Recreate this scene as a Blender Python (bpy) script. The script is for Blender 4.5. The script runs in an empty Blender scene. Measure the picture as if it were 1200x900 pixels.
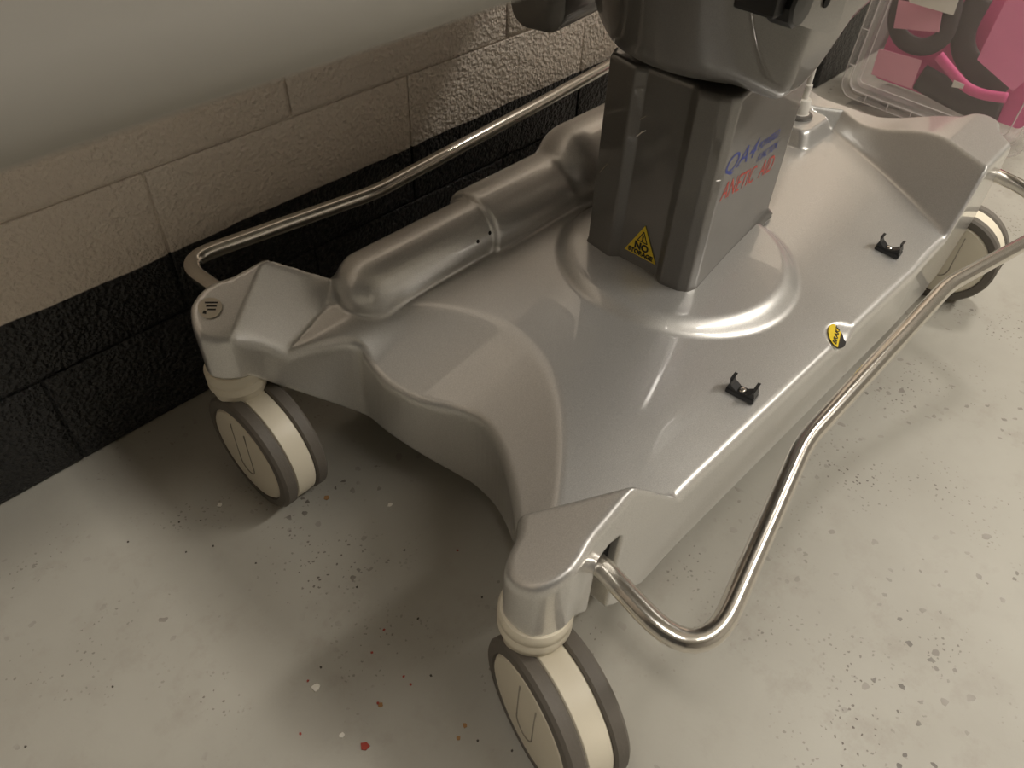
import bpy, bmesh, math, random
import numpy as np
from mathutils import Matrix, Vector
random.seed(7)
rng = np.random.default_rng(11)
SC = bpy.context.scene
COL = SC.collection
PI = math.pi

# ------------------------------------------------------------------ camera
CAM_H = 1.0
F_PX = 900.0
ROT = np.array([[0.69196608, -0.72120755, 0.03228948],      # image right, in world axes
                [-0.49258602, -0.50436622, -0.7092064],     # image down
                [0.52777074, 0.47484143, -0.70426108]])     # view direction
cd = bpy.data.cameras.new('camera'); cam = bpy.data.objects.new('camera', cd); COL.objects.link(cam)
m = Matrix.Identity(4)
for i in range(3):
    m[i][0] = ROT[0][i]; m[i][1] = -ROT[1][i]; m[i][2] = -ROT[2][i]
m[2][3] = CAM_H
cam.matrix_world = m
cd.sensor_width = 36.0; cd.lens = 36.0 * F_PX / 1200.0; cd.clip_start = 0.01
cd.dof.use_dof = True; cd.dof.focus_distance = 1.15; cd.dof.aperture_fstop = 9.0
SC.camera = cam

# ------------------------------------------------------------------ world, lights, exposure
w = bpy.data.worlds.new('world'); SC.world = w; w.use_nodes = True
w.node_tree.nodes['Background'].inputs[0].default_value = (0.9, 0.85, 0.78, 1)
w.node_tree.nodes['Background'].inputs[1].default_value = 0.02
SC.view_settings.view_transform = 'Standard'; SC.view_settings.look = 'None'
SC.view_settings.exposure = 0.03; SC.view_settings.gamma = 1.0
SC.view_settings.use_curve_mapping = False
LAMPS = [  # x, y, size x, size y, power
    (-0.34, 0.15, 0.16, 1.1, 18.0),
    (2.3, -1.05, 1.3, 0.20, 42.0),
    (0.95, -0.95, 1.0, 0.16, 10.0),  # added fill, lightens the shaded floor and deck under the platform
    (2.75, 0.34, 0.20, 0.45, 26.0),
]
CEIL_Z = 2.5
for (lx, ly, sx, sy, pw) in LAMPS:
    ld = bpy.data.lights.new('ceiling_lamp_light', 'AREA'); ld.shape = 'RECTANGLE'; ld.size = sx; ld.size_y = sy
    ld.energy = pw; ld.color = (1.0, 0.94, 0.85)
    lo = bpy.data.objects.new('ceiling_lamp_light', ld); lo.location = (lx, ly, CEIL_Z - 0.075); COL.objects.link(lo)

# ------------------------------------------------------------------ pixel -> point helpers (1200x900 frame)
CAMP = np.array([0, 0, CAM_H])
def ray(px, py):
    d = np.array([px - 600.0, py - 450.0, F_PX]); return ROT.T @ d
def onz(px, py, z):
    d = ray(px, py); return Vector(d * (z - CAM_H) / d[2] + CAMP)
def ony(px, py, y):
    d = ray(px, py); return Vector(d * y / d[1] + CAMP)

# ------------------------------------------------------------------ materials
def new_mat(name):
    mt = bpy.data.materials.new(name); mt.use_nodes = True
    nt = mt.node_tree; b = nt.nodes['Principled BSDF']
    return mt, nt, b
def N(nt, t, **kw):
    n = nt.nodes.new(t)
    for k, v in kw.items():
        if hasattr(n, k): setattr(n, k, v)
        else: n.inputs[k].default_value = v
    return n
def plain(name, col, rough=0.5, metal=0.0, coat=0.0, bump=0.0, bscale=200.0, spec=0.5):
    mt, nt, b = new_mat(name)
    b.inputs['Base Color'].default_value = (*col, 1); b.inputs['Roughness'].default_value = rough
    b.inputs['Metallic'].default_value = metal; b.inputs['Coat Weight'].default_value = coat
    b.inputs['Coat Roughness'].default_value = 0.06; b.inputs['Specular IOR Level'].default_value = spec
    # faint tonal variation so that no surface is dead flat
    tc = N(nt, 'ShaderNodeTexCoord'); ns = N(nt, 'ShaderNodeTexNoise'); ns.inputs['Scale'].default_value = bscale * 0.15
    nt.links.new(tc.outputs['Object'], ns.inputs['Vector'])
    mx = N(nt, 'ShaderNodeMix', data_type='RGBA'); 
    mx.inputs['A'].default_value = (*[c * 0.93 for c in col], 1); mx.inputs['B'].default_value = (*[min(1, c * 1.06) for c in col], 1)
    nt.links.new(ns.outputs['Fac'], mx.inputs['Factor']); nt.links.new(mx.outputs['Result'], b.inputs['Base Color'])
    if bump:
        n2 = N(nt, 'ShaderNodeTexNoise'); n2.inputs['Scale'].default_value = bscale
        nt.links.new(tc.outputs['Object'], n2.inputs['Vector'])
        bp = N(nt, 'ShaderNodeBump'); bp.inputs['Strength'].default_value = bump; bp.inputs['Distance'].default_value = 0.002
        nt.links.new(n2.outputs['Fac'], bp.inputs['Height']); nt.links.new(bp.outputs['Normal'], b.inputs['Normal'])
    return mt

def silver_mat(name, col, rough=0.34, coat=0.55, metal=0.55):
    mt, nt, b = new_mat(name)
    b.inputs['Metallic'].default_value = metal; b.inputs['Roughness'].default_value = rough
    b.inputs['Coat Weight'].default_value = coat; b.inputs['Coat Roughness'].default_value = 0.025; b.inputs['Coat IOR'].default_value = 1.65
    tc = N(nt, 'ShaderNodeTexCoord')
    ns = N(nt, 'ShaderNodeTexNoise'); ns.inputs['Scale'].default_value = 900; ns.inputs['Detail'].default_value = 1
    nt.links.new(tc.outputs['Object'], ns.inputs['Vector'])
    rp = N(nt, 'ShaderNodeValToRGB')
    rp.color_ramp.elements[0].position = 0.3; rp.color_ramp.elements[0].color = (*[c * 0.88 for c in col], 1)
    rp.color_ramp.elements[1].position = 0.75; rp.color_ramp.elements[1].color = (*[c * 1.14 for c in col], 1)
    nt.links.new(ns.outputs['Fac'], rp.inputs['Fac']); nt.links.new(rp.outputs['Color'], b.inputs['Base Color'])
    # fine scuffs in the gloss
    n2 = N(nt, 'ShaderNodeTexNoise'); n2.inputs['Scale'].default_value = 9; n2.inputs['Detail'].default_value = 6
    nt.links.new(tc.outputs['Object'], n2.inputs['Vector'])
    mr = N(nt, 'ShaderNodeMapRange'); mr.inputs['To Min'].default_value = rough - 0.06; mr.inputs['To Max'].default_value = rough + 0.08
    nt.links.new(n2.outputs['Fac'], mr.inputs['Value']); nt.links.new(mr.outputs['Result'], b.inputs['Roughness'])
    return mt

M = {}
M['silver'] = silver_mat('silver_plastic', (0.68, 0.67, 0.65), 0.38, 1.0, 0.68)
M['shroud'] = silver_mat('grey_shroud_plastic', (0.135, 0.128, 0.118), 0.40, 0.8, 0.25)
M['steel'] = plain('brushed_steel', (0.74, 0.71, 0.66), 0.2, 1.0, bscale=80)
M['cream'] = plain('cream_plastic', (0.74, 0.68, 0.55), 0.42, bscale=60)
M['tyre'] = plain('grey_tyre_rubber', (0.13, 0.115, 0.097), 0.6, bump=0.15, bscale=300)
M['black'] = plain('black_plastic', (0.012, 0.012, 0.013), 0.35)
M['hole_shade'] = plain('opening_shade_black', (0.006, 0.006, 0.006), 0.9)  # near-black that stands in for the shade inside openings and holes
M['white_plastic'] = plain('white_plastic', (0.75, 0.72, 0.66), 0.4)
M['groove'] = plain('groove_dark', (0.28, 0.25, 0.2), 0.6)
M['mattress'] = plain('pale_mattress_cover', (0.34, 0.325, 0.295), 0.55, bump=0.1, bscale=20)
M['yellow'] = plain('yellow_sticker', (0.85, 0.62, 0.03), 0.4)
M['ink'] = plain('black_ink', (0.015, 0.013, 0.012), 0.5)
M['blue_ink'] = plain('blue_ink', (0.03, 0.05, 0.28), 0.45)
M['red_ink'] = plain('red_ink', (0.50, 0.045, 0.03), 0.45)
M['sticker_white'] = plain('white_sticker', (0.66, 0.60, 0.50), 0.45)
M['ceiling'] = plain('ceiling_paint', (0.82, 0.80, 0.75), 0.9)
M['wall_plain'] = plain('wall_paint', (0.36, 0.345, 0.315), 0.8)
M['wall_dark'] = plain('dark_grey_wall_paint', (0.09, 0.09, 0.09), 0.8)
M['lamp'] = None

def floor_mat():
    mt, nt, b = new_mat('painted_concrete_floor')
    tc = N(nt, 'ShaderNodeTexCoord'); P = tc.outputs['Object']; L = nt.links.new
    def noise(s, d=4, r=0.55):
        n = N(nt, 'ShaderNodeTexNoise'); n.inputs['Scale'].default_value = s; n.inputs['Detail'].default_value = d; n.inputs['Roughness'].default_value = r
        L(P, n.inputs['Vector']); return n.outputs['Fac']
    def ramp(v, a, b_):
        r = N(nt, 'ShaderNodeMapRange'); r.inputs['From Min'].default_value = a; r.inputs['From Max'].default_value = b_
        L(v, r.inputs['Value']); return r.outputs['Result']
    def mix(fac, A, B):
        mx = N(nt, 'ShaderNodeMix', data_type='RGBA')
        L(fac, mx.inputs['Factor'])
        for s, v in (('A', A), ('B', B)):
            if isinstance(v, tuple): mx.inputs[s].default_value = (*v, 1)
            else: L(v, mx.inputs[s])
        return mx.outputs['Result']
    def mul(a, b_):
        x = N(nt, 'ShaderNodeMath', operation='MULTIPLY'); L(a, x.inputs[0]); L(b_, x.inputs[1]); return x.outputs[0]
    c = mix(ramp(noise(3.0, 5), 0.3, 0.7), (0.325, 0.308, 0.266), (0.39, 0.375, 0.33))
    c = mix(mul(ramp(noise(14, 6, 0.7), 0.52, 0.75), ramp(noise(2.2), 0.4, 0.6)), c, (0.29, 0.265, 0.225))
    # chips: many small dark flecks and a few large ones, in patches
    for sc, thr, col, patch in ((150, 0.27, (0.12, 0.10, 0.085), (0.5, 0.66)), (60, 0.24, (0.13, 0.115, 0.10), (0.53, 0.66)), (36, 0.2, (0.22, 0.2, 0.175), (0.5, 0.62))):
        wv = N(nt, 'ShaderNodeTexNoise'); wv.inputs['Scale'].default_value = sc * 1.3; L(P, wv.inputs['Vector'])
        vm = N(nt, 'ShaderNodeVectorMath', operation='MULTIPLY_ADD'); L(wv.outputs['Color'], vm.inputs[0]); vm.inputs[1].default_value = (0.8 / sc,) * 3; L(P, vm.inputs[2])
        vo = N(nt, 'ShaderNodeTexVoronoi'); vo.inputs['Scale'].default_value = sc; vo.inputs['Randomness'].default_value = 1.0
        L(vm.outputs[0], vo.inputs['Vector'])
        sm = N(nt, 'ShaderNodeMath', operation='LESS_THAN'); L(vo.outputs['Distance'], sm.inputs[0]); sm.inputs[1].default_value = thr
        sp = N(nt, 'ShaderNodeSeparateColor'); L(vo.outputs['Color'], sp.inputs[0])
        pick = N(nt, 'ShaderNodeMath', operation='GREATER_THAN'); L(sp.outputs[0], pick.inputs[0]); pick.inputs[1].default_value = 0.62
        pa = ramp(noise(3.7 + sc * 0.01, 3), *patch)
        c = mix(mul(mul(sm.outputs[0], pick.outputs[0]), pa), c, col)
    L(c, b.inputs['Base Color'])
    b.inputs['Roughness'].default_value = 0.42; b.inputs['Specular IOR Level'].default_value = 0.4
    bp = N(nt, 'ShaderNodeBump'); bp.inputs['Strength'].default_value = 0.12; bp.inputs['Distance'].default_value = 0.003
    L(noise(45, 6, 0.7), bp.inputs['Height']); L(bp.outputs['Normal'], b.inputs['Normal'])
    rr = N(nt, 'ShaderNodeMapRange'); rr.inputs['To Min'].default_value = 0.34; rr.inputs['To Max'].default_value = 0.6
    L(noise(8, 5), rr.inputs['Value']); L(rr.outputs['Result'], b.inputs['Roughness'])
    return mt
M['floor'] = floor_mat()

PAINT_Z = 0.293
def wall_mat(name='painted_blockwork'):
    """white emulsion above a hand-cut line, black gloss below; pitted blockwork relief"""
    mt, nt, b = new_mat(name); L = nt.links.new
    gm = N(nt, 'ShaderNodeNewGeometry'); P = gm.outputs['Position']
    sx = N(nt, 'ShaderNodeSeparateXYZ'); L(P, sx.inputs[0])
    wob = N(nt, 'ShaderNodeTexNoise'); wob.inputs['Scale'].default_value = 9; wob.inputs['Detail'].default_value = 5; L(P, wob.inputs['Vector'])
    ad = N(nt, 'ShaderNodeMath', operation='MULTIPLY_ADD'); L(wob.outputs['Fac'], ad.inputs[0]); ad.inputs[1].default_value = 0.016; L(sx.outputs['Z'], ad.inputs[2])
    sl = N(nt, 'ShaderNodeMath', operation='MULTIPLY_ADD'); L(sx.outputs['X'], sl.inputs[0]); sl.inputs[1].default_value = -0.0085; L(ad.outputs[0], sl.inputs[2])
    gt = N(nt, 'ShaderNodeMapRange'); gt.inputs['From Min'].default_value = PAINT_Z + 0.0035; gt.inputs['From Max'].default_value = PAINT_Z + 0.0055
    L(sl.outputs[0], gt.inputs['Value']); top = gt.outputs['Result']
    mx = N(nt, 'ShaderNodeMix', data_type='RGBA'); L(top, mx.inputs['Factor'])
    mx.inputs['A'].default_value = (0.016, 0.0165, 0.0175, 1)
    nz = N(nt, 'ShaderNodeTexNoise'); nz.inputs['Scale'].default_value = 5; nz.inputs['Detail'].default_value = 5; L(P, nz.inputs['Vector'])
    wm = N(nt, 'ShaderNodeMix', data_type='RGBA'); L(nz.outputs['Fac'], wm.inputs['Factor'])
    wm.inputs['A'].default_value = (0.79, 0.69, 0.59, 1); wm.inputs['B'].default_value = (0.85, 0.765, 0.67, 1)
    L(wm.outputs['Result'], mx.inputs['B']); L(mx.outputs['Result'], b.inputs['Base Color'])
    rg = N(nt, 'ShaderNodeMapRange'); rg.inputs['To Min'].default_value = 0.3; rg.inputs['To Max'].default_value = 0.75
    L(top, rg.inputs['Value']); L(rg.outputs['Result'], b.inputs['Roughness'])
    n1 = N(nt, 'ShaderNodeTexNoise'); n1.inputs['Scale'].default_value = 110; n1.inputs['Detail'].default_value = 3; L(P, n1.inputs['Vector'])
    n2 = N(nt, 'ShaderNodeTexVoronoi'); n2.inputs['Scale'].default_value = 150; L(P, n2.inputs['Vector'])
    n3 = N(nt, 'ShaderNodeTexNoise'); n3.inputs['Scale'].default_value = 22; n3.inputs['Detail'].default_value = 3; L(P, n3.inputs['Vector'])
    s1 = N(nt, 'ShaderNodeMath', operation='MULTIPLY_ADD'); L(n2.outputs['Distance'], s1.inputs[0]); s1.inputs[1].default_value = 0.35; L(n1.outputs['Fac'], s1.inputs[2])
    s2 = N(nt, 'ShaderNodeMath', operation='MULTIPLY_ADD'); L(n3.outputs['Fac'], s2.inputs[0]); s2.inputs[1].default_value = 0.9; L(s1.outputs[0], s2.inputs[2])
    bp = N(nt, 'ShaderNodeBump'); bp.inputs['Strength'].default_value = 0.9; bp.inputs['Distance'].default_value = 0.008
    L(s2.outputs[0], bp.inputs['Height']); L(bp.outputs['Normal'], b.inputs['Normal'])
    return mt
M['wall'] = wall_mat()

def emit_mat():
    mt, nt, b = new_mat('lamp_diffuser')
    b.inputs['Base Color'].default_value = (0.9, 0.88, 0.82, 1)
    b.inputs['Emission Color'].default_value = (1, 0.94, 0.85, 1); b.inputs['Emission Strength'].default_value = 6.0
    return mt
M['lamp'] = emit_mat()

def clear_mat(name, col, alpha, rough=0.2):
    mt, nt, b = new_mat(name)
    b.inputs['Base Color'].default_value = (*col, 1); b.inputs['Alpha'].default_value = alpha; b.inputs['Roughness'].default_value = rough
    return mt
M['clear'] = clear_mat('cloudy_clear_plastic', (0.80, 0.76, 0.74), 0.17)
M['clear_body'] = clear_mat('cloudy_plastic_body', (0.80, 0.76, 0.74), 0.38)
M['clear_rim'] = clear_mat('clear_plastic_rim', (0.80, 0.76, 0.74), 0.5)
M['pink'] = plain('pink_card', (0.88, 0.25, 0.46), 0.5)
M['pink_pale'] = plain('pale_pink_card', (0.78, 0.34, 0.44), 0.5)
M['pink_deep'] = plain('deep_pink_plastic', (0.78, 0.12, 0.32), 0.35)
M['charcoal'] = plain('charcoal_strap', (0.06, 0.045, 0.048), 0.6)
M['paper'] = plain('white_paper', (0.72, 0.69, 0.64), 0.7)
M['navy'] = plain('navy_plastic', (0.01, 0.015, 0.10), 0.4)

# ------------------------------------------------------------------ object helpers
def link(name, me, mat=None, parent=None, smooth=False):
    o = bpy.data.objects.new(name, me); COL.objects.link(o)
    if mat is not None: me.materials.append(mat)
    if smooth:
        me.polygons.foreach_set('use_smooth', [True] * len(me.polygons))
    if parent is not None: o.parent = parent
    return o
def obj(name, bm, mat, parent=None, smooth=False):
    bmesh.ops.recalc_face_normals(bm, faces=bm.faces)
    me = bpy.data.meshes.new(name); bm.to_mesh(me); bm.free()
    return link(name, me, mat, parent, smooth)
def shade_angle(o, deg=35):
    me = o.data
    me.polygons.foreach_set('use_smooth', [True] * len(me.polygons))
    bm = bmesh.new(); bm.from_mesh(me)
    for e in bm.edges:
        e.smooth = not (len(e.link_faces) == 2 and e.calc_face_angle(0) > math.radians(deg))
    bm.to_mesh(me); bm.free()
    return o
def tag(o, label, cat, group=None, kind=None):
    if label: o['label'] = label
    if cat: o['category'] = cat
    if group: o['group'] = group
    if kind: o['kind'] = kind
    return o
def box_bm(x0, x1, y0, y1, z0, z1, bev=0.0, seg=2, bm=None):
    bm = bm or bmesh.new()
    r = bmesh.ops.create_cube(bm, size=1.0)
    for v in r['verts']:
        v.co = ((x0 + x1) / 2 + v.co.x * (x1 - x0), (y0 + y1) / 2 + v.co.y * (y1 - y0), (z0 + z1) / 2 + v.co.z * (z1 - z0))
    if bev > 0:
        es = list({e for v in r['verts'] for e in v.link_edges})
        bmesh.ops.bevel(bm, geom=es, offset=bev, segments=seg, profile=0.5, affect='EDGES')
    return bm
def prism_bm(pts, z0, z1, bev=0.0, seg=2):
    bm = bmesh.new()
    vs = [bm.verts.new((p[0], p[1], z0)) for p in pts]
    f = bm.faces.new(vs)
    r = bmesh.ops.extrude_face_region(bm, geom=[f])
    for v in r['geom']:
        if isinstance(v, bmesh.types.BMVert): v.co.z = z1
    if bev > 0:
        bmesh.ops.bevel(bm, geom=bm.edges[:], offset=bev, segments=seg, profile=0.5, affect='EDGES')
    return bm
def lathe_bm(prof, n=48, close=True):
    """profile of (radius, height) turned around z"""
    bm = bmesh.new(); rings = []
    for (r, z) in prof:
        rings.append([bm.verts.new((r * math.cos(2 * PI * i / n), r * math.sin(2 * PI * i / n), z)) for i in range(n)])
    for a, b in zip(rings, rings[1:]):
        for i in range(n):
            bm.faces.new((a[i], a[(i + 1) % n], b[(i + 1) % n], b[i]))
    if close:
        bm.faces.new(rings[0][::-1]); bm.faces.new(rings[-1])
    return bm
def round_path(pts, rads, seg=10):
    """polyline with each inner corner rounded by an arc-like curve"""
    out = [Vector(pts[0])]
    for i in range(1, len(pts) - 1):
        a, b, c = Vector(pts[i - 1]), Vector(pts[i]), Vector(pts[i + 1])
        r = rads[i - 1]
        p = b + (a - b).normalized() * r; q = b + (c - b).normalized() * r
        for k in range(seg + 1):
            t = k / seg
            out.append(p * (1 - t) ** 2 + b * 2 * t * (1 - t) + q * t * t)
    out.append(Vector(pts[-1]))
    return out
def tube_bm(path, r, n=16, bm=None):
    bm = bm or bmesh.new()
    path = [Vector(p) for p in path]; rings = []
    up = Vector((0, 0, 1)); prev = None
    for i, p in enumerate(path):
        t = (path[min(i + 1, len(path) - 1)] - path[max(i - 1, 0)]).normalized()
        if prev is None:
            s = t.cross(up)
            if s.length < 1e-3: s = t.cross(Vector((1, 0, 0)))
        else:
            s = prev - t * prev.dot(t)
        s.normalize(); prev = s; u = s.cross(t)
        rings.append([bm.verts.new(p + (s * math.cos(2 * PI * k / n) + u * math.sin(2 * PI * k / n)) * r) for k in range(n)])
    for a, b in zip(rings, rings[1:]):
        for k in range(n): bm.faces.new((a[k], a[(k + 1) % n], b[(k + 1) % n], b[k]))
    bm.faces.new(rings[0]); bm.faces.new(rings[-1][::-1])
    return bm
def text_mesh(body, size, extrude=0.0004, shear=0.0, sx=1.0, bold=0.0, spacing=1.0):
    cu = bpy.data.curves.new('lettering', 'FONT'); cu.body = body; cu.size = size; cu.extrude = extrude
    cu.align_x = 'CENTER'; cu.align_y = 'CENTER'; cu.shear = shear; cu.offset = bold; cu.space_character = spacing
    o = bpy.data.objects.new('lettering', cu); COL.objects.link(o)
    bpy.context.view_layer.update()
    dg = bpy.context.evaluated_depsgraph_get()
    me = bpy.data.meshes.new_from_object(o.evaluated_get(dg))
    bpy.data.objects.remove(o); bpy.data.curves.remove(cu)
    if sx != 1.0:
        for v in me.vertices: v.co.x *= sx
    return me
def frame(origin, xdir, ydir):
    x = Vector(xdir).normalized(); y = Vector(ydir); y = (y - x * y.dot(x)).normalized(); z = x.cross(y)
    mm = Matrix((x, y, z)).transposed().to_4x4(); mm.translation = Vector(origin)
    return mm

# ------------------------------------------------------------------ smooth solid modelling (for the moulded covers)
def smax(a, b, k): 
    h = np.maximum(k - np.abs(a - b), 0) / k
    return np.maximum(a, b) + h * h * k * 0.25
def smin(a, b, k): return -smax(-a, -b, k)
def sstep(a, b, x):
    t = np.clip((x - a) / (b - a), 0, 1); return t * t * (3 - 2 * t)
def poly_sd(x, y, pts):
    d = np.full(np.shape(x), 1e9); s = np.ones(np.shape(x)); n = len(pts)
    for i in range(n):
        ax, ay = pts[i]; bx, by = pts[i - 1]
        ex, ey = bx - ax, by - ay; wx, wy = x - ax, y - ay
        t = np.clip((wx * ex + wy * ey) / (ex * ex + ey * ey), 0, 1)
        d = np.minimum(d, (wx - ex * t) ** 2 + (wy - ey * t) ** 2)
        c1 = y >= ay; c2 = y < by; c3 = ex * wy > ey * wx
        flip = (c1 & c2 & c3) | (~c1 & ~c2 & ~c3)
        s = np.where(flip, -s, s)
    return s * np.sqrt(d)
def surface(fn, lo, hi, res):
    """naive surface nets over fn(x,y,z), then snapped to the true surface; returns verts, quads, normals"""
    ax = [np.arange(l, h + res, res) for l, h in zip(lo, hi)]
    V = fn(ax[0][:, None, None], ax[1][None, :, None], ax[2][None, None, :])
    V = np.broadcast_to(V, tuple(len(a) for a in ax))
    ins = V < 0
    c = sum(ins[i:ins.shape[0] - 1 + i, j:ins.shape[1] - 1 + j, k:ins.shape[2] - 1 + k].astype(np.int8) for i in (0, 1) for j in (0, 1) for k in (0, 1))
    act = (c > 0) & (c < 8)
    idx = -np.ones(act.shape, np.int64); cells = np.argwhere(act); idx[act] = np.arange(len(cells))
    acc = np.zeros((len(cells), 3)); cnt = np.zeros(len(cells))
    cor = [(i, j, k) for i in (0, 1) for j in (0, 1) for k in (0, 1)]
    for a in cor:
        for b in cor:
            if sum(abs(p - q) for p, q in zip(a, b)) == 1 and a < b:
                va = V[cells[:, 0] + a[0], cells[:, 1] + a[1], cells[:, 2] + a[2]]; vb = V[cells[:, 0] + b[0], cells[:, 1] + b[1], cells[:, 2] + b[2]]
                cr = (va < 0) != (vb < 0); t = np.where(cr, va / np.where(cr, va - vb, 1), 0)
                p = np.array(a)[None] + t[:, None] * (np.array(b) - np.array(a))[None]
                acc += p * cr[:, None]; cnt += cr
    P = (cells + acc / cnt[:, None]) * res + np.array(lo)[None]
    quads = []
    for d in range(3):
        u, v_ = (d + 1) % 3, (d + 2) % 3
        s0 = [slice(None)] * 3; s1 = [slice(None)] * 3
        s0[d] = slice(0, -1); s1[d] = slice(1, None)
        cr = ins[tuple(s0)] != ins[tuple(s1)]
        E_ = np.argwhere(cr)
        ok = (E_[:, u] > 0) & (E_[:, v_] > 0) & (E_[:, u] < ins.shape[u] - 1) & (E_[:, v_] < ins.shape[v_] - 1)
        E_ = E_[ok]
        inn = ins[E_[:, 0], E_[:, 1], E_[:, 2]]
        def cell(du, dv):
            q = E_.copy(); q[:, u] += du; q[:, v_] += dv; return idx[q[:, 0], q[:, 1], q[:, 2]]
        q = np.stack([cell(-1, -1), cell(0, -1), cell(0, 0), cell(-1, 0)], 1)
        q[~inn] = q[~inn][:, ::-1]
        quads.append(q)
    Q = np.concatenate(quads)
    def grad(P):
        e = 4e-4; g = np.zeros_like(P)
        for i in range(3):
            D = np.zeros(3); D[i] = e
            a = P + D; b = P - D
            g[:, i] = (fn(a[:, 0], a[:, 1], a[:, 2]) - fn(b[:, 0], b[:, 1], b[:, 2])) / (2 * e)
        return g
    for _ in range(3):
        g = grad(P); v = fn(P[:, 0], P[:, 1], P[:, 2])
        st = -(v / np.maximum((g * g).sum(1), 0.05))[:, None] * g
        ln = np.linalg.norm(st, axis=1, keepdims=True); st *= np.minimum(1, res * 0.6 / np.maximum(ln, 1e-9))
        P = P + st
    g = grad(P); nn = g / np.maximum(np.linalg.norm(g, axis=1, keepdims=True), 1e-9)
    return P, Q, nn
def solid(name, fn, lo, hi, res, mat, parent):
    P, Q, nn = surface(fn, lo, hi, res)
    me = bpy.data.meshes.new(name)
    me.vertices.add(len(P)); me.vertices.foreach_set('co', P.ravel())
    me.loops.add(len(Q) * 4); me.loops.foreach_set('vertex_index', Q.ravel().astype(np.int32))
    me.polygons.add(len(Q)); me.polygons.foreach_set('loop_start', np.arange(0, len(Q) * 4, 4, dtype=np.int32))
    me.update(calc_edges=True); me.validate()
    o = link(name, me, mat, parent, True)
    me.normals_split_custom_set_from_vertices(nn.tolist())
    return o

# ================================================================== THE ROOM
def struct(name, bm, mat, parent=None, label=None):
    o = obj(name, bm, mat, parent); o['kind'] = 'structure'
    if label: o['label'] = label
    return o
XA, XB, YA, YW = -2.6, 4.6, -2.6, 1.045
fl = struct('floor', box_bm(XA - 0.2, XB + 0.2, YA - 0.2, YW + 0.25, -0.1, 0.0), M['floor'], label='grey painted concrete floor with chips and flecks')
fl['category'] = 'floor'
wb = struct('wall_back', box_bm(XA, XB, YW + 0.004, YW + 0.2, 0.0, CEIL_Z), M['wall'], label='blockwork wall painted white above a black lower band')
wb['category'] = 'wall'
wl = struct('wall_left', box_bm(XA - 0.15, XA, YA, YW + 0.2, 0, CEIL_Z), M['wall_dark'], label='dark grey painted wall at the end of the room'); wl['category'] = 'wall'
wr = struct('wall_right', box_bm(XB, XB + 0.15, YA, YW + 0.2, 0, CEIL_Z), M['wall_plain'], label='plain painted wall beyond the storage box'); wr['category'] = 'wall'
wf = struct('wall_front', box_bm(XA, XB, YA - 0.15, YA, 0, CEIL_Z), M['wall_plain'], label='plain painted wall facing the blockwork wall'); wf['category'] = 'wall'
ce = struct('ceiling', box_bm(XA - 0.15, XB + 0.15, YA - 0.15, YW + 0.2, CEIL_Z, CEIL_Z + 0.1), M['ceiling'], label='plain white ceiling'); ce['category'] = 'ceiling'
# blocks of the wall, each its own piece
BL_L, BL_H, JT = 0.49, 0.25, 0.004
BZ = [-0.07, 0.18, 0.43, 0.68]
OFF = [1.10, 0.85, 1.10, 0.85]
blk = None
for row, z0 in enumerate(BZ):
    x0 = OFF[row] - math.ceil((OFF[row] - (-0.9)) / BL_L) * BL_L
    while x0 < 3.1:
        a, b = x0 + JT / 2, x0 + BL_L - JT / 2
        z1 = z0 + BL_H
        zz0 = max(0.002, z0 + JT / 2)
        bm = bmesh.new()
        dy = random.uniform(-0.0012, 0.0012)
        tilt = [random.uniform(-0.001, 0.001) for _ in range(4)]
        bvl = 0.008; yf = YW - 0.0010 + dy * 0.6
        outer = [(a, zz0), (b, zz0), (b, z1 - JT / 2), (a, z1 - JT / 2)]
        inner = [(a + bvl, zz0 + bvl), (b - bvl, zz0 + bvl), (b - bvl, z1 - JT / 2 - bvl), (a + bvl, z1 - JT / 2 - bvl)]
        mid = [(a + bvl * .3, zz0 + bvl * .3), (b - bvl * .3, zz0 + bvl * .3), (b - bvl * .3, z1 - JT / 2 - bvl * .3), (a + bvl * .3, z1 - JT / 2 - bvl * .3)]
        R0 = [bm.verts.new((p[0], YW + 0.006, p[1])) for p in outer]
        R1 = [bm.verts.new((p[0], yf + 0.0022, p[1])) for p in outer]
        R2 = [bm.verts.new((p[0], yf + 0.0012 + t, p[1])) for p, t in zip(mid, tilt)]
        R3 = [bm.verts.new((p[0], yf + t, p[1])) for p, t in zip(inner, tilt)]
        for A_, B_ in ((R0, R1), (R1, R2), (R2, R3)):
            for i in range(4): bm.faces.new((A_[i], A_[(i + 1) % 4], B_[(i + 1) % 4], B_[i]))
        bm.faces.new(R3); bm.faces.new(R0[::-1])
        o = obj('block', bm, M['wall'], wb, True)
        x0 += BL_L
# a black-painted pier standing proud of the wall beyond the trolley
pr_ = struct('wall_pier', box_bm(2.36, 2.95, 0.915, YW + 0.004, 0, CEIL_Z, 0.008), M['wall'], label='narrow pier of the wall, black at its foot, beside the storage box'); pr_['category'] = 'wall'

# ceiling lamps (their light is set at the top of the script)
for i, (lx, ly, sx, sy, pw) in enumerate(LAMPS):
    e = bpy.data.objects.new('ceiling_lamp', None); e.location = (lx, ly, CEIL_Z); COL.objects.link(e)
    tag(e, ['long ceiling lamp over the foot end of the trolley', 'long ceiling lamp over the open floor by the head end', 'added ceiling fill lamp over the open floor by the foot end', 'long ceiling lamp near the storage box'][i], 'lamp')
    obj('housing', box_bm(-sx / 2 - .03, sx / 2 + .03, -sy / 2 - .03, sy / 2 + .03, -0.05, 0, 0.006), M['white_plastic'], e)
    obj('diffuser', box_bm(-sx / 2, sx / 2, -sy / 2, sy / 2, -0.065, -0.05, 0.004), M['lamp'], e)

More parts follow.
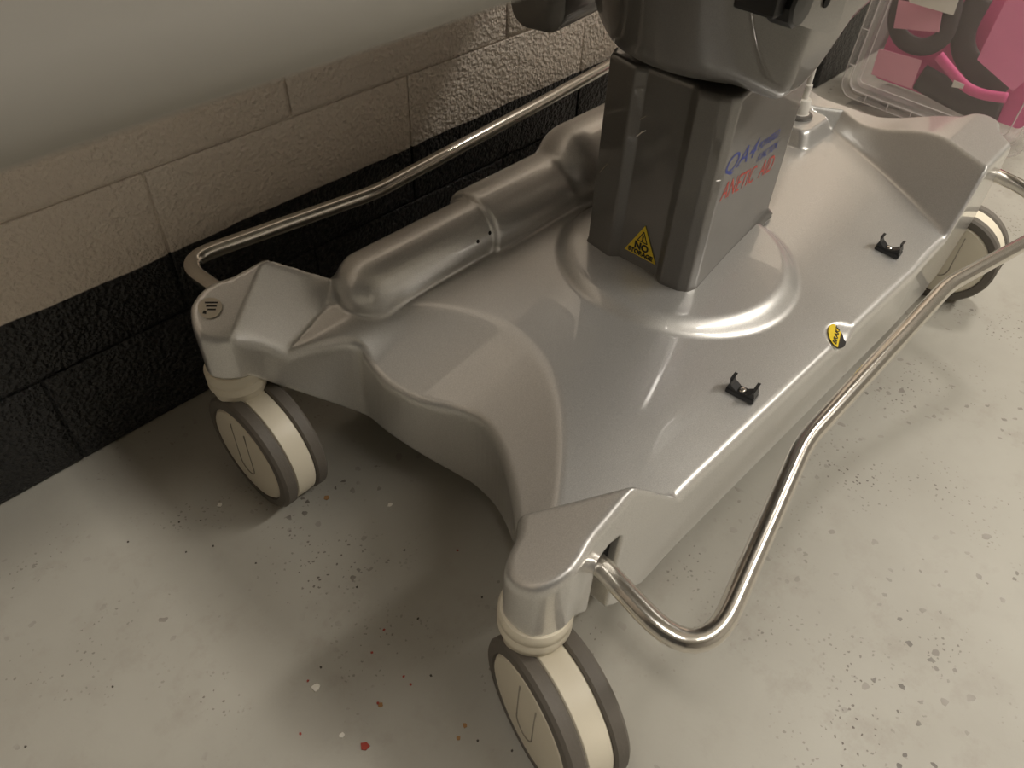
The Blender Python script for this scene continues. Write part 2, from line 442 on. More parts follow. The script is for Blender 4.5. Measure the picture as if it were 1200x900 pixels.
# ================================================================== THE TROLLEY
TR = bpy.data.objects.new('patient_trolley', None); COL.objects.link(TR)
tag(TR, 'silver grey hospital patient trolley with moulded base, lifting column and steel rails', 'trolley')

PIV = {'FL': (0.343, 0.258), 'BL': (0.319, 0.823), 'FR': (1.612, 0.298), 'BR': (1.585, 0.82)}
HR = 0.036
OUTL = [(0.345, 0.224), (0.42, 0.225), (0.60, 0.226), (0.90, 0.222), (1.25, 0.217), (1.56, 0.222), (1.605, 0.262), (1.615, 0.40), (1.62, 0.53), (1.615, 0.66),
        (1.61, 0.80), (1.56, 0.862), (1.30, 0.845), (0.60, 0.838), (0.50, 0.824), (0.41, 0.838), (0.335, 0.855), (0.300, 0.848), (0.288, 0.818), (0.312, 0.790), (0.372, 0.768),
        (0.435, 0.745), (0.466, 0.728), (0.464, 0.708), (0.460, 0.665), (0.474, 0.600), (0.498, 0.550), (0.504, 0.510), (0.486, 0.456), (0.446, 0.396),
        (0.408, 0.350), (0.350, 0.298), (0.318, 0.272), (0.318, 0.240)]
def chaikin(pts, n=2):
    for _ in range(n):
        out = [pts[0]]
        for a, b in zip(pts, pts[1:]):
            out += [(a[0] * .75 + b[0] * .25, a[1] * .75 + b[1] * .25), (a[0] * .25 + b[0] * .75, a[1] * .25 + b[1] * .75)]
        pts = out + [pts[-1]]
    return pts
iA, iB = OUTL.index((0.372, 0.768)), OUTL.index((0.350, 0.298))
OUTL = OUTL[:iA] + chaikin(OUTL[iA:iB + 1]) + OUTL[iB + 1:]
BRK = onz(980, 394, 0.243); BRN = Vector((-0.12, -0.62, 0.77)).normalized(); SCOOP = BRK + BRN * 0.033
def deck_h(x, y):
    d = 0.268 - 0.016 * np.clip((0.50 - y) / 0.28, 0, 2) ** 2
    # the foot end falls away beyond a curved crease
    xc = 0.63 - 3.0 * (y - 0.57) ** 2
    d = d - 0.40 * smax(xc - x, np.zeros(np.shape(x)), 0.014) * (1 - 0.75 * sstep(0.69, 0.77, y))
    # round plinth around the column
    r = np.sqrt((x - 0.955) ** 2 + (y - 0.512) ** 2)
    d = smax(d, smin(0.288 - 0.03 * r, 0.277 - (r - 0.184) * 0.9, 0.010), 0.005)
    return d
def base_fn(x, y, z):
    x, y = np.broadcast_arrays(x, y) if np.ndim(x) != np.ndim(z) or np.shape(x) != np.shape(z) else (x, y)
    x = np.asarray(x, float); y = np.asarray(y, float)
    p2 = poly_sd(x, y, OUTL)
    for k, (px, py) in PIV.items():
        p2 = smin(p2, np.sqrt((x - px) ** 2 + (y - py) ** 2) - HR, 0.02)
    h = deck_h(x, y)
    K = 0.007
    sh = 0.292 - np.clip(0.800 - y, -1, 1) * 1.4     # shelf behind the bolster
    h = smax(h, np.minimum(sh, 0.297) * np.ones_like(h) - np.maximum(0.50 - x, 0) * 1.0 - np.maximum(x - 1.46, 0) * 1.0, 0.010)
    # corner housings: sloping top and steep inner facet
    ptop = 0.330 + 0.35 * (x - 0.297) + 0.43 * (y - 0.835)
    psl = 0.330 - 0.496 * (x - 0.340) + 2.076 * (y - 0.800)
    h = smax(h, smin(np.minimum(ptop, 0.374), psl, K), 0.008)
    ptop = 0.335 + 0.33 * (x - 0.330) - 0.43 * (y - 0.243)
    psl = 0.372 - 1.10 * (x - 0.452) - 1.7 * (y - 0.232)
    h = smax(h, smin(ptop, psl, K), 0.008)
    # head end: raised curved wall, high at the corners
    yy = np.abs(y - 0.545)
    ptop = 0.306 + 0.060 * sstep(0.04, 0.24, yy)
    psl = 0.26 + 1.9 * (x - 1.394) - 1.10 * (np.where(y < 0.545, y, 1.09 - y) - 0.249)
    h = smax(h, smin(ptop, psl, K), 0.010)
    # block under the guide post
    bx = smax(np.abs(x - 1.505) - 0.050, np.abs(y - 0.603) - 0.05, 0.02)
    h = smax(h, smin(0.300 + 0 * x, 0.300 - bx * 2.5, 0.01), 0.008)
    # lower edge of the skirt: low in the middle, lifted over the casters
    xe = np.minimum(x - 0.037 * (0.82 - y) / 0.56, 1.90 - x)
    zb = np.clip(0.08 + (0.465 - xe) * 1.05, 0.062, 0.236)
    zb = zb + 0.045 * sstep(0.50, 0.58, xe) + 0.04 * sstep(0.32, 0.26, y) * sstep(0.42, 0.48, xe) * sstep(0.58, 0.5, xe)
    ht = (z - h) * 0.6
    g = smax(p2, ht, 0.011)
    # oxygen-bottle bolster along the wall side: three stepped lengths of half-sunk tube
    def cap(cy, cz, r, x0, x1):
        dx = np.maximum(np.maximum(x0 + r - x, x - (x1 - r)), 0)
        return np.sqrt(dx * dx + (y - cy) ** 2 + (z - cz) ** 2) - r
    b1 = cap(0.777, 0.289, 0.051, 0.484, 0.90)
    b2 = smax(np.sqrt((y - 0.780) ** 2 + (z - 0.290) ** 2) - 0.061, np.maximum(0.748 - x, x - 1.46) * 0.9, 0.010)
    b3 = cap(0.768, 0.318, 0.072, 0.925, 1.25)
    bo = smin(smin(b1, b2, 0.004), b3, 0.010)
    bo = smax(bo, p2, 0.011)
    g = smin(g, bo, 0.010)
    g = smax(g, -(np.sqrt((x - SCOOP[0]) ** 2 + (y - SCOOP[1]) ** 2 + (z - SCOOP[2]) ** 2) - 0.036), 0.006)
    # opening for the rail in the front corner
    nt_ = smax(smax(np.abs(x - 0.418) - 0.022, y - 0.262, 0.004), np.sqrt((x - 0.418) ** 2 + np.maximum(z - 0.284, 0) ** 2) - 0.027, 0.004)
    g = smax(g, -nt_, 0.003)
    g = smax(g, (zb - z) * 0.7, 0.005)
    return g
BASE = solid('base_cover', base_fn, (0.24, 0.19, 0.05), (1.66, 0.90, 0.42), 0.005, M['silver'], TR)
BASE['label'] = 'silver moulded plastic base cover'

# ------------------------------------------------------------------ lifting column
CY = 0.530
cprof = [(0.868, 0.622), (0.858, 0.572), (0.864, 0.568), (0.866, 0.492), (0.860, 0.486), (0.864, 0.452)]
cprof = [(0.866, 0.628), (0.858, 0.574), (0.868, 0.566), (0.868, 0.488), (0.857, 0.478), (0.866, 0.440), (0.884, 0.428), (0.915, 0.428), (1.172, 0.470), (1.185, 0.485), (1.185, 0.575), (1.172, 0.592), (0.915, 0.636), (0.885, 0.638)]
def loft(profs, zs):
    bm = bmesh.new(); rings = [[bm.verts.new((p[0], p[1], z)) for p in pf] for pf, z in zip(profs, zs)]
    n = len(rings[0])
    for a, b in zip(rings, rings[1:]):
        for i in range(n): bm.faces.new((a[i], a[(i + 1) % n], b[(i + 1) % n], b[i]))
    bm.faces.new(rings[0]); bm.faces.new(rings[-1])
    return bm
def column_fn(x, y, z):
    p = poly_sd(np.asarray(x, float) + 0 * np.asarray(y, float), np.asarray(y, float) + 0 * np.asarray(x, float), CPOLY)
    p = p - 0.004
    p = p - 0.010 * np.maximum(0, 1 - (z - 0.276) / 0.014) ** 2 * (z < 0.290)
    g = smax(p, (z - 0.588), 0.008)
    return smax(g, 0.272 - z, 0.002)
CPOLY = [(0.870, 0.624), (0.862, 0.578), (0.873, 0.564), (0.873, 0.490), (0.862, 0.476), (0.867, 0.448), (0.874, 0.438), (0.888, 0.434), (1.170, 0.474), (1.181, 0.488), (1.181, 0.572), (1.170, 0.588), (0.890, 0.634)]
COLM = solid('column', column_fn, (0.83, 0.40, 0.268), (1.21, 0.66, 0.60), 0.004, M['shroud'], TR)
COLM['label'] = 'grey lifting column cover'
obj('column_gap_shade', box_bm(0.90, 1.15, 0.46, 0.60, 0.586, 0.594), M['black'], TR)  # black slab painting the shade in the gap under the shroud

# upper shroud that slides over the column
SP = [(0.90, 0.668)] + [(0.835 + 3.4 * (y - 0.54) ** 2, y) for y in np.linspace(0.65, 0.392, 14)] + [(0.925, 0.388), (1.42, 0.385), (1.42, 0.668)]
def shroud_fn(x, y, z):
    x = np.asarray(x, float); y = np.asarray(y, float)
    X, Y = np.broadcast_arrays(x, y)
    fl_ = 0.30 * (z - 0.60)
    front = (0.831 + 3.4 * (Y - 0.54) ** 2 - fl_ * 1.3 - X) * 0.85
    p = smax(front, (0.386 - fl_ * 0.5) - Y, 0.008)
    p = smax(p, Y - 0.668 - fl_, 0.03)
    p = smax(p, X - 1.42, 0.01)
    zb = 0.596 + 0.05 * sstep(0.98, 1.03, X) + 0.35 * np.maximum(X - 1.03, 0) + 3.0 * np.maximum(Y - 0.60, 0) ** 2 * 2 - 0.02 * sstep(0.45, 0.39, Y) * sstep(1.0, 0.95, X)
    g = smax(p, (zb - z) * 0.8, 0.03)
    return smax(g, z - 0.86, 0.01)
SH = solid('upper_shroud', shroud_fn, (0.76, 0.33, 0.56), (1.46, 0.74, 0.88), 0.005, M['shroud'], TR)
SH['label'] = 'dark grey upper column shroud'
LUGP = (0.985, 0.800, 0.607)
# rounded lug on the wall side of the shroud
lg = [(-0.045, 0.13), (-0.045, 0.0)] + [(-0.012 - 0.033 * math.cos(a), -0.004 - 0.036 * math.sin(a)) for a in np.linspace(0, PI / 2, 7)] + [(0.02, -0.038)] + [(0.02 + 0.035 * math.sin(a), -0.002 - 0.036 * math.cos(a)) for a in np.linspace(0.2, PI / 2, 6)] + [(0.055, 0.13)]
lo_ = obj('shroud_lug', prism_bm(lg, -0.04, 0.10, 0.006), M['shroud'], TR, True); shade_angle(lo_, 40)
lo_.matrix_local = frame(LUGP, (0.12, -1, 0), (0, 0, 1))

# mattress platform high above the base
def plat_fn(x, y, z):
    x = np.asarray(x, float); y = np.asarray(y, float); z = np.asarray(z, float)
    dx = np.abs(x - 0.95) - 1.00
    yb = np.where(x < 1.40, 0.93, 0.79)  # unseen wall-side step, shaped to throw the shadow edge on the wall
    dy = np.maximum(0.198 - y, y - yb); dz = np.maximum(0.8925 - z, z - 0.99)
    return smax(smax(dx, dy, 0.02), dz, 0.035)
PL = solid('mattress_platform', plat_fn, (-0.07, 0.18, 0.875), (1.97, 0.95, 1.01), 0.008, M['mattress'], TR)
PL['label'] = 'pale padded mattress platform edge'
obj('platform_frame', box_bm(0.60, 1.40, 0.40, 0.68, 0.855, 0.905, 0.004), M['shroud'], TR)

# ------------------------------------------------------------------ casters
WR = 0.098
def make_caster(px, py, ang, trail=0.058, zr=0.205):
    """twin-wheel caster: fairing between two tyres; axle along local x"""
    rc = math.cos(ang), math.sin(ang)
    cx = 0.0
    # fairing: a thick disc sector between the wheels, rising to the swivel ring
    bm = lathe_bm([(0.001, -0.0175), (WR - 0.006, -0.0175), (WR - 0.003, -0.015), (WR - 0.002, 0), (WR - 0.003, 0.015), (WR - 0.006, 0.0175), (0.001, 0.0175)], 64)
    T = Matrix.Translation((0, -trail, WR)) @ Matrix.Rotation(PI / 2, 4, 'Y')
    bmesh.ops.transform(bm, matrix=T, verts=bm.verts)
    # keep the fairing clear of the floor: flatten its lowest part
    for v in bm.verts:
        if v.co.z < 0.022: v.co.z = 0.022
    nk = lathe_bm([(0.034, 0.150), (0.036, 0.185), (0.0395, 0.199), (0.040, 0.207)], 40)
    me = bpy.data.meshes.new('t'); nk.to_mesh(me); nk.free(); bm.from_mesh(me); bpy.data.meshes.remove(me)
    c = obj('caster', bm, M['cream'], TR); shade_angle(c, 40)
    rg = lathe_bm([(0.030, 0.204), (0.0405, 0.204), (0.0425, 0.207), (0.0425, 0.217), (0.041, 0.220), (0.0425, 0.223), (0.0425, 0.233), (0.040, 0.238), (0.020, 0.240)], 48)
    r = obj('swivel_ring', rg, M['cream'], c); shade_angle(r, 30)
    for s in (-1, 1):
        ty = lathe_bm([(WR - 0.022, 0.0), (WR - 0.003, 0.0), (WR, 0.003), (WR, 0.017), (WR - 0.004, 0.0212), (WR - 0.012, 0.0225), (WR - 0.0165, 0.0222), (WR - 0.018, 0.018)], 72)
        bmesh.ops.transform(ty, matrix=Matrix.Translation((s * 0.0172, -trail, WR)) @ Matrix.Rotation(s * PI / 2, 4, 'Y'), verts=ty.verts)
        t = obj('tyre', ty, M['tyre'], c); shade_angle(t, 35)
        hd = lathe_bm([(0.001, 0.0), (WR - 0.0195, 0.0), (WR - 0.0185, 0.019), (WR - 0.022, 0.0222), (WR - 0.05, 0.0240), (0.001, 0.0246)], 64)
        bmesh.ops.transform(hd, matrix=Matrix.Translation((s * 0.0172, -trail, WR)) @ Matrix.Rotation(s * PI / 2, 4, 'Y'), verts=hd.verts)
        d = obj('wheel_disc', hd, M['cream'], c); shade_angle(d, 35)
        # engraved U on the disc
        xx = s * (0.0172 + 0.0244)
        pts = [(xx - s * 0.0008, -trail - 0.017, WR + 0.058)] + [(xx, -trail - 0.017 * math.cos(a), WR - 0.018 - 0.020 * math.sin(a)) for a in np.linspace(0, PI, 12)] + [(xx - s * 0.0008, -trail + 0.017, WR + 0.058)]
        u = obj('disc_groove', tube_bm(pts, 0.0012, 6), M['groove'], c, True)
    c.location = (px, py, 0); c.rotation_euler = (0, 0, ang)
    return c
CA = {'FL': math.radians(-16), 'BL': math.radians(1), 'FR': math.radians(4), 'BR': math.radians(20)}
for k in PIV: make_caster(*PIV[k], CA[k], {'BL': 0.040}.get(k, 0.057))

# ------------------------------------------------------------------ steel side rails
RZ = 0.285
def P3(px, py, z): return onz(px, py, z)
front = [(0.405, 0.256, RZ - 0.004), (0.408, 0.225, RZ - 0.006), tuple(onz(822, 790, 0.275)), tuple(onz(943, 517, RZ)), tuple(onz(1111, 334, RZ)), (1.52, 0.085, RZ), (1.556, 0.171, RZ + 0.015), (1.572, 0.262, RZ + 0.015)]
fp = round_path(front, [0.012, 0.082, 0.03, 0.03, 0.05, 0.03])
r1 = obj('side_rail', tube_bm(fp, 0.0125, 20), M['steel'], TR, True); r1['label'] = 'bent steel rail on the open-floor side'
RB = 0.31
back = [(0.365, 0.83, RB), (0.355, 0.87, RB), (0.348, 0.988, RB), (0.685, 0.944, RB), (1.165, 0.985, RB), (1.52, 1.02, RB), (1.56, 0.93, RB), (1.535, 0.84, RB)]
bp_ = round_path(back, [0.012, 0.055, 0.03, 0.03, 0.05, 0.03])
r2 = obj('side_rail', tube_bm(bp_, 0.0125, 20), M['steel'], TR, True); r2['label'] = 'bent steel rail on the wall side'
# black block painting the shade inside the opening where the front rail enters
obj('rail_slot_shade', box_bm(0.394, 0.442, 0.238, 0.263, 0.235, 0.312), M['hole_shade'], TR)

# ------------------------------------------------------------------ clips, post, stickers
def make_clip(px, py, ang):
    p = onz(px, py, 0.262)
    zt = float(deck_h(np.array([p.x]), np.array([p.y]))[0])
    p = onz(px, py, zt + 0.008)
    bm = prism_bm([(-0.021, -0.009), (0.021, -0.009), (0.021, 0.009), (-0.021, 0.009)], -0.004, 0.006, 0.002)
    me = bpy.data.meshes.new('clip'); 
    for s in (-1, 1):
        pts = [(s * 0.012, 0.004), (s * 0.020, 0.008), (s * 0.0172, 0.016), (s * 0.019, 0.024), (s * 0.0145, 0.0235), (s * 0.0170, 0.017), (s * 0.0145, 0.012), (s * 0.006, 0.0065)]
        b2 = bmesh.new(); v0 = [b2.verts.new((a, -0.008, z)) for a, z in pts]; v1 = [b2.verts.new((a, 0.008, z)) for a, z in pts]
        n = len(pts)
        for i in range(n): b2.faces.new((v0[i], v0[(i + 1) % n], v1[(i + 1) % n], v1[i]))
        b2.faces.new(v0); b2.faces.new(v1)
        b2.to_mesh(me); b2.free(); bm.from_mesh(me)
    bpy.data.meshes.remove(me)
    c = obj('cable_clip', bm, M['black'], TR); c.location = (p.x, p.y, zt + 0.003); c.rotation_euler = (0, 0, ang)
    c['label'] = 'small black spring clip'
    sc = obj('screw', lathe_bm([(0.0055, 0.005), (0.0055, 0.0072), (0.003, 0.0085), (0.0005, 0.0087)], 16), M['steel'], c, True)
    return c
make_clip(870, 458, math.radians(-82)); make_clip(1042, 291, math.radians(-86))
# guide post
pp = onz(931, 158, 0.30)
gp = obj('guide_post', lathe_bm([(0.020, 0), (0.020, 0.010), (0.016, 0.012), (0.0155, 0.036), (0.0135, 0.040), (0.0075, 0.041), (0.007, 0.06), (0.0085, 0.061), (0.0085, 0.069), (0.0055, 0.071), (0.005, 0.13)], 28), M['white_plastic'], TR)
shade_angle(gp, 35); gp.location = (1.508, 0.600, 0.297)
gc = obj('collar', lathe_bm([(0.0265, 0), (0.0265, 0.008), (0.0215, 0.011), (0.018, 0.011)], 28), M['shroud'], gp); shade_angle(gc, 35)

def decal(name, pts, mat, parent, mw, th=0.0006):
    bm = bmesh.new(); a = [bm.verts.new((p[0], p[1], 0)) for p in pts]; f = bm.faces.new(a)
    r = bmesh.ops.extrude_face_region(bm, geom=[f])
    for v in r['geom']:
        if isinstance(v, bmesh.types.BMVert): v.co.z = th
    o = obj(name, bm, mat, parent); o.matrix_local = mw
    return o
def letters(name, body, size, mat, parent, off, **kw):
    o = link(name, text_mesh(body, size, **kw), mat, parent); o.location = off
    return o
# warning triangle on the recessed column face: x of the sheet runs along -y (to the right in the photo)
tm = frame((0.8679, 0.525, 0.330), (0, -1, 0), (0, 0, 1))
tri = decal('warning_sticker', [(-0.030, -0.026), (0.030, -0.026), (0.0, 0.030)], M['yellow'], TR, tm); tri['label'] = 'yellow triangular no storage warning sticker'
letters('lettering', 'NO', 0.0165, M['ink'], tri, (0, -0.0085, 0.001), bold=0.0006)
letters('lettering', 'STORAGE', 0.0105, M['ink'], tri, (0, -0.0200, 0.001), bold=0.0004)
wt = bmesh.new()
for a, b in (((-.009, .001), (.009, .001)), ((.009, .001), (0, .019)), ((0, .019), (-.009, .001))): tube_bm([(a[0], a[1], .0008), (b[0], b[1], .0008)], 0.0008, 6, wt)
obj('warning_symbol', wt, M['ink'], tri)
letters('lettering', '!', 0.014, M['ink'], tri, (0, 0.0075, 0.001), bold=0.0005)
# maker's lettering on the side face of the column
d = Vector((1.170 - 0.888, 0.474 - 0.434, 0)).normalized(); nrm = Vector((d.y, -d.x, 0))
q0 = Vector((0.888, 0.434, 0)) + nrm * 0.0043
def on_face(px, py):
    r = Vector(ray(px, py)); t = (q0 - Vector(CAMP)).dot(nrm) / r.dot(nrm); return Vector(CAMP) + r * t
def face_text(body, a, b, hgt, mat, shear, name, parent=None, label=None):
    """lettering whose baseline runs from pixel a to pixel b on the column's side face"""
    A, B = on_face(*a), on_face(*b); L = (B - A).length
    me = text_mesh(body, 1.0, extrude=0.0, shear=shear)
    xs = [v.co.x for v in me.vertices]; ys = [v.co.y for v in me.vertices]
    x0, x1, y0, y1 = min(xs), max(xs), min(ys), max(ys)
    for v in me.vertices:
        v.co.x = (v.co.x - x0) / (x1 - x0) * L; v.co.y = (v.co.y - y0) / (y1 - y0) * hgt
    o = link(name, me, mat, parent or TR)
    fm = frame(A, B - A, (0, 0, 1))
    o.matrix_local = (parent.matrix_local.inverted() @ fm) if parent else fm
    if label: o['label'] = label
    return o
qa = face_text('QA4', (847, 211), (883, 187), 0.032, M['blue_ink'], 0.2, 'maker_lettering', None, 'blue and red printed maker name')
face_text('POWERED', (888, 177), (912, 160), 0.013, M['blue_ink'], 0.2, 'lettering', qa)
face_text('FUNCTION', (886, 191), (910, 174), 0.013, M['blue_ink'], 0.2, 'lettering', qa)
face_text('ANETIC  AID', (843, 237), (903, 200), 0.028, M['red_ink'], 0.0, 'lettering', qa)

def hit(px, py):
    ok, p, n, _ = BASE.ray_cast(Vector(CAMP), Vector(ray(px, py)).normalized()); return p, n
for q in ((560, 283), (574, 273)):
    p_, n_ = hit(*q)
    so = obj('screw_hole', lathe_bm([(0.0005, -0.002), (0.0032, -0.002), (0.0032, 0.0004), (0.0005, 0.0004)], 12), M['hole_shade'], TR)
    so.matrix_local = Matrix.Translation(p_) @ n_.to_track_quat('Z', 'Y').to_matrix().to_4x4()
for q0_, q1_ in (((746, 160), (752, 155)), ((752, 155), (757, 153)), ((750, 140), (757, 136)), ((703, 202), (712, 192))):
    a_ = COLM.ray_cast(Vector(CAMP), Vector(ray(*q0_)).normalized())[1]; b_ = COLM.ray_cast(Vector(CAMP), Vector(ray(*q1_)).normalized())[1]
    obj('scuff_mark', tube_bm([a_, (a_ + b_) / 2 + Vector((-0.0006, 0, 0)), b_], 0.0009, 6), M['white_plastic'] if q0_[1] > 150 and q0_[0] > 740 else M['groove'], TR)
# brake sticker in its scoop at the deck edge
bmx = frame(BRK + BRN * 0.0012, Vector((0.9, 0.35, 0.2)), Vector((-0.5, 0.6, 0.5)))
bk = decal('brake_sticker', [(0.0195 * math.cos(a), 0.0195 * math.sin(a)) for a in np.linspace(0, 2 * PI, 33)[:-1]], M['yellow'], TR, bmx); bk['label'] = 'round yellow brake sticker'
obj('sticker_base', prism_bm([(0.0196 * math.cos(a), 0.0196 * math.sin(a)) for a in np.linspace(PI * 1.1, PI * 1.9, 14)], 0.0, 0.0009), M['ink'], bk)
letters('lettering', 'BRAKE', 0.0115, M['ink'], bk, (0, 0.002, 0.0009), bold=0.0002)
# pale oval sticker on the top of the rear corner
def on_plateau(px, py):
    r = Vector(ray(px, py)); n = Vector((-0.35, -0.43, 1)); q = Vector((0.297, 0.835, 0.3325)); t = (q - Vector(CAMP)).dot(n) / r.dot(n); return Vector(CAMP) + r * t
oc = on_plateau(246, 361); ex_ = on_plateau(258, 361) - oc; ey_ = on_plateau(246, 349) - oc
om = frame(oc, ex_, ey_)
ov = decal('oval_sticker', [(0.0155 * math.cos(a) * (1 + 0.12 * math.sin(a)), 0.0150 * math.sin(a)) for a in np.linspace(0, 2 * PI, 29)[:-1]], M['sticker_white'], TR, om); ov['label'] = 'small pale oval printed sticker'
for k in range(3):
    obj('print_line', box_bm(-0.007 + 0.002 * k, 0.010 - 0.001 * k, 0.0065 - 0.005 * k, 0.0088 - 0.005 * k, 0, 0.0009), M['ink'], ov)
obj('print_mark', prism_bm([(-0.009, -0.008), (-0.004, -0.009), (-0.004, -0.005), (-0.0075, -0.0035)], 0, 0.0009), M['ink'], ov)
# bracket plate and black clamp on the side of the upper shroud
def on_side(px, py, y): return ony(px, py, y)
BY = 0.355
pl_ = [on_side(px, py, BY) for px, py in ((898, -20), (905, 14), (930, 27), (958, 37), (972, 39), (980, 34), (986, 20), (990, 5), (996, -20))]
bmp = bmesh.new(); fa = [bmp.verts.new(p) for p in pl_]; fb = [bmp.verts.new(p + Vector((0, 0.006, 0))) for p in pl_]
bmp.faces.new(fa); bmp.faces.new(fb[::-1])
for k in range(len(fa)): bmp.faces.new((fa[k], fa[(k + 1) % len(fa)], fb[(k + 1) % len(fb)], fb[k]))
obj('bracket_plate', bmp, M['shroud'], TR)
kc = on_side(928, 2, BY - 0.012)
kb = obj('clamp_knob', lathe_bm([(0.001, -0.018), (0.020, -0.018), (0.022, -0.014), (0.022, 0.010), (0.019, 0.013), (0.001, 0.014)], 10), M['black'], TR); kb.matrix_local = Matrix.Translation(kc) @ Matrix.Rotation(PI / 2, 4, 'X'); shade_angle(kb, 30)
ka, kd = on_side(892, 4, BY), on_side(944, 22, BY)
obj('clamp_body', box_bm(ka.x, kd.x, BY - 0.016, BY + 0.03, ka.z - 0.012, ka.z + 0.03, 0.004), M['black'], TR)
hb = on_side(969, 1, BY - 0.001)
h_ = obj('bracket_hole', lathe_bm([(0.001, -0.001), (0.007, -0.001), (0.007, 0.001), (0.001, 0.001)], 16), M['hole_shade'], TR); h_.matrix_local = Matrix.Translation(hb) @ Matrix.Rotation(PI / 2, 4, 'X')

# ================================================================== OTHER THINGS
# ------------------------------------------------------------------ clear storage box with its contents
LZ = 0.0
C0 = onz(979, 110, 0.0215); u = (onz(1186, 190, 0.0215) - C0); u.z = 0; u.normalize()
v = Vector((-u.y * 0.07, u.x * 0.07, 0)); v = v if v.x > 0 else -v
v = (v + Vector((0, 0, 1))).normalized()
BXM = frame(C0, u, v)     # the box stands on its side: local x along its lower edge, local y up, local z out of the lid
BN = BXM.col[2].to_3d()
BW, BD, DP = 0.54, 0.62, 0.20
SB = bpy.data.objects.new('storage_box', None); COL.objects.link(SB); SB.matrix_world = BXM
tag(SB, 'clear plastic storage box standing on its side, holding pink and black items', 'box')
SGN = 1.0
def on_lid(px, py, depth):
    """point of the plane lying depth behind the lid face"""
    r = Vector(ray(px, py)); q = Vector(C0) - BN * depth; t = (q - Vector(CAMP)).dot(BN) / r.dot(BN)
    return Vector(CAMP) + r * t
BXI = BXM.inverted()
def rrect(x0, x1, y0, y1, r, n=6):
    out = []
    for cx, cy, a0 in ((x1 - r, y1 - r, 0), (x0 + r, y1 - r, PI / 2), (x0 + r, y0 + r, PI), (x1 - r, y0 + r, 1.5 * PI)):
        for k in range(n + 1):
            a = a0 + k * PI / 2 / n; out.append((cx + r * math.cos(a), cy + r * math.sin(a)))
    return out
def shell(profiles, cap_top=False, cap_bot=False):
    bm = bmesh.new(); rings = [[bm.verts.new((p[0], p[1], z * SGN)) for p in pf] for pf, z in profiles]
    n = len(rings[0])
    for a, b in zip(rings, rings[1:]):
        for i in range(n): bm.faces.new((a[i], a[(i + 1) % n], b[(i + 1) % n], b[i]))
    if cap_bot: bm.faces.new(rings[0])
    if cap_top: bm.faces.new(rings[-1])
    return bm
def rr(o, r): return rrect(o, BW - o, o, BD - o, max(r, 0.004))
obj('body', shell([(rr(0.045, 0.02), -DP), (rr(0.030, 0.03), LZ - 0.035), (rr(0.018, 0.035), LZ - 0.032), (rr(0.018, 0.035), LZ - 0.018)], cap_bot=True), M['clear_body'], SB)
LD = obj('lid', shell([(rr(0.008, 0.04), LZ - 0.030), (rr(0.0, 0.045), LZ - 0.010), (rr(0.004, 0.042), LZ - 0.004), (rr(0.026, 0.028), LZ - 0.004), (rr(0.030, 0.026), LZ - 0.012), (rr(0.050, 0.014), LZ - 0.012), (rr(0.053, 0.012), LZ - 0.003), (rr(0.056, 0.010), LZ - 0.003)], cap_top=True), M['clear'], SB)
for o_, z_, r_ in ((0.0545, LZ - 0.0025, 0.0016), (0.027, LZ - 0.0045, 0.0014), (0.003, LZ - 0.006, 0.0018)):
    pts = [(p[0], p[1], z_ * SGN) for p in rr(o_, 0.045 - o_ * 0.6)]; pts.append(pts[0])
    obj('lid_bead', tube_bm(pts, r_, 6), M['clear_rim'], LD, True)
for k in range(6):
    for (p, q) in (((0.09 + k * 0.07, 0.004), (0.09 + k * 0.07, 0.027)), ((0.004, 0.09 + k * 0.1), (0.027, 0.09 + k * 0.1))):
        obj('lid_rib', tube_bm([(p[0], p[1], (LZ - 0.004) * SGN), (q[0], q[1], (LZ - 0.0035) * SGN)], 0.0016, 6), M['clear_rim'], LD, True)
def slab(name, pix, dep, mat, th, label, cat):
    loc = [BXI @ on_lid(px, py, dep) for px, py in pix]; c = sum(loc, Vector()) / len(loc)
    bm = prism_bm([(p.x - c.x, p.y - c.y) for p in loc], -th, 0)
    o = obj(name, bm, mat); o.matrix_world = BXM @ Matrix.Translation(c); tag(o, label, cat); return o
slab('pink_folder', [(1178, 2), (1200, -14), (1204, 92), (1187, 107), (1145, 70)], 0.020, M['pink'], 0.002, 'bright pink card pressed against the lid of the storage box', 'card')
slab('pink_card', [(1053, 0), (1105, 8), (1100, 38), (1047, 33)], 0.024, M['pink_pale'], 0.002, 'pale pink card framed by the looped black strap in the storage box', 'card')
slab('pink_card', [(1030, 57), (1080, 71), (1068, 104), (1021, 87)], 0.024, M['pink_pale'], 0.002, 'pale pink card at the lower corner of the storage box below the strap', 'card')
slab('paper_label', [(1062, -6), (1128, -12), (1117, 18), (1066, 3)], 0.0, M['paper'], 0.001, 'white paper label stuck on the lid of the storage box', 'label')
slab('white_tag', [(1118, 94), (1130, 99), (1128, 104), (1115, 102)], 0.018, M['paper'], 0.002, 'small white tag between the black straps in the storage box', 'tag')
def strap(pix, dep, rad, mat, name, label, cat, flat=0.3):
    pts = [BXI @ on_lid(px, py, dep) for px, py in pix]
    sm = []
    for i in range(len(pts) - 1):
        a, b, c_, d_ = pts[max(i - 1, 0)], pts[i], pts[i + 1], pts[min(i + 2, len(pts) - 1)]
        for k in range(6):
            t = k / 6; sm.append(0.5 * ((2 * b) + (c_ - a) * t + (2 * a - 5 * b + 4 * c_ - d_) * t * t + (3 * b - a - 3 * c_ + d_) * t ** 3))
    sm.append(pts[-1]); c = sum(sm, Vector()) / len(sm)
    bm = tube_bm([p - c for p in sm], rad, 12)
    for v_ in bm.verts: v_.co.z = v_.co.z * flat
    o = obj(name, bm, mat, None, True); o.matrix_world = BXM @ Matrix.Translation(c); tag(o, label, cat); return o
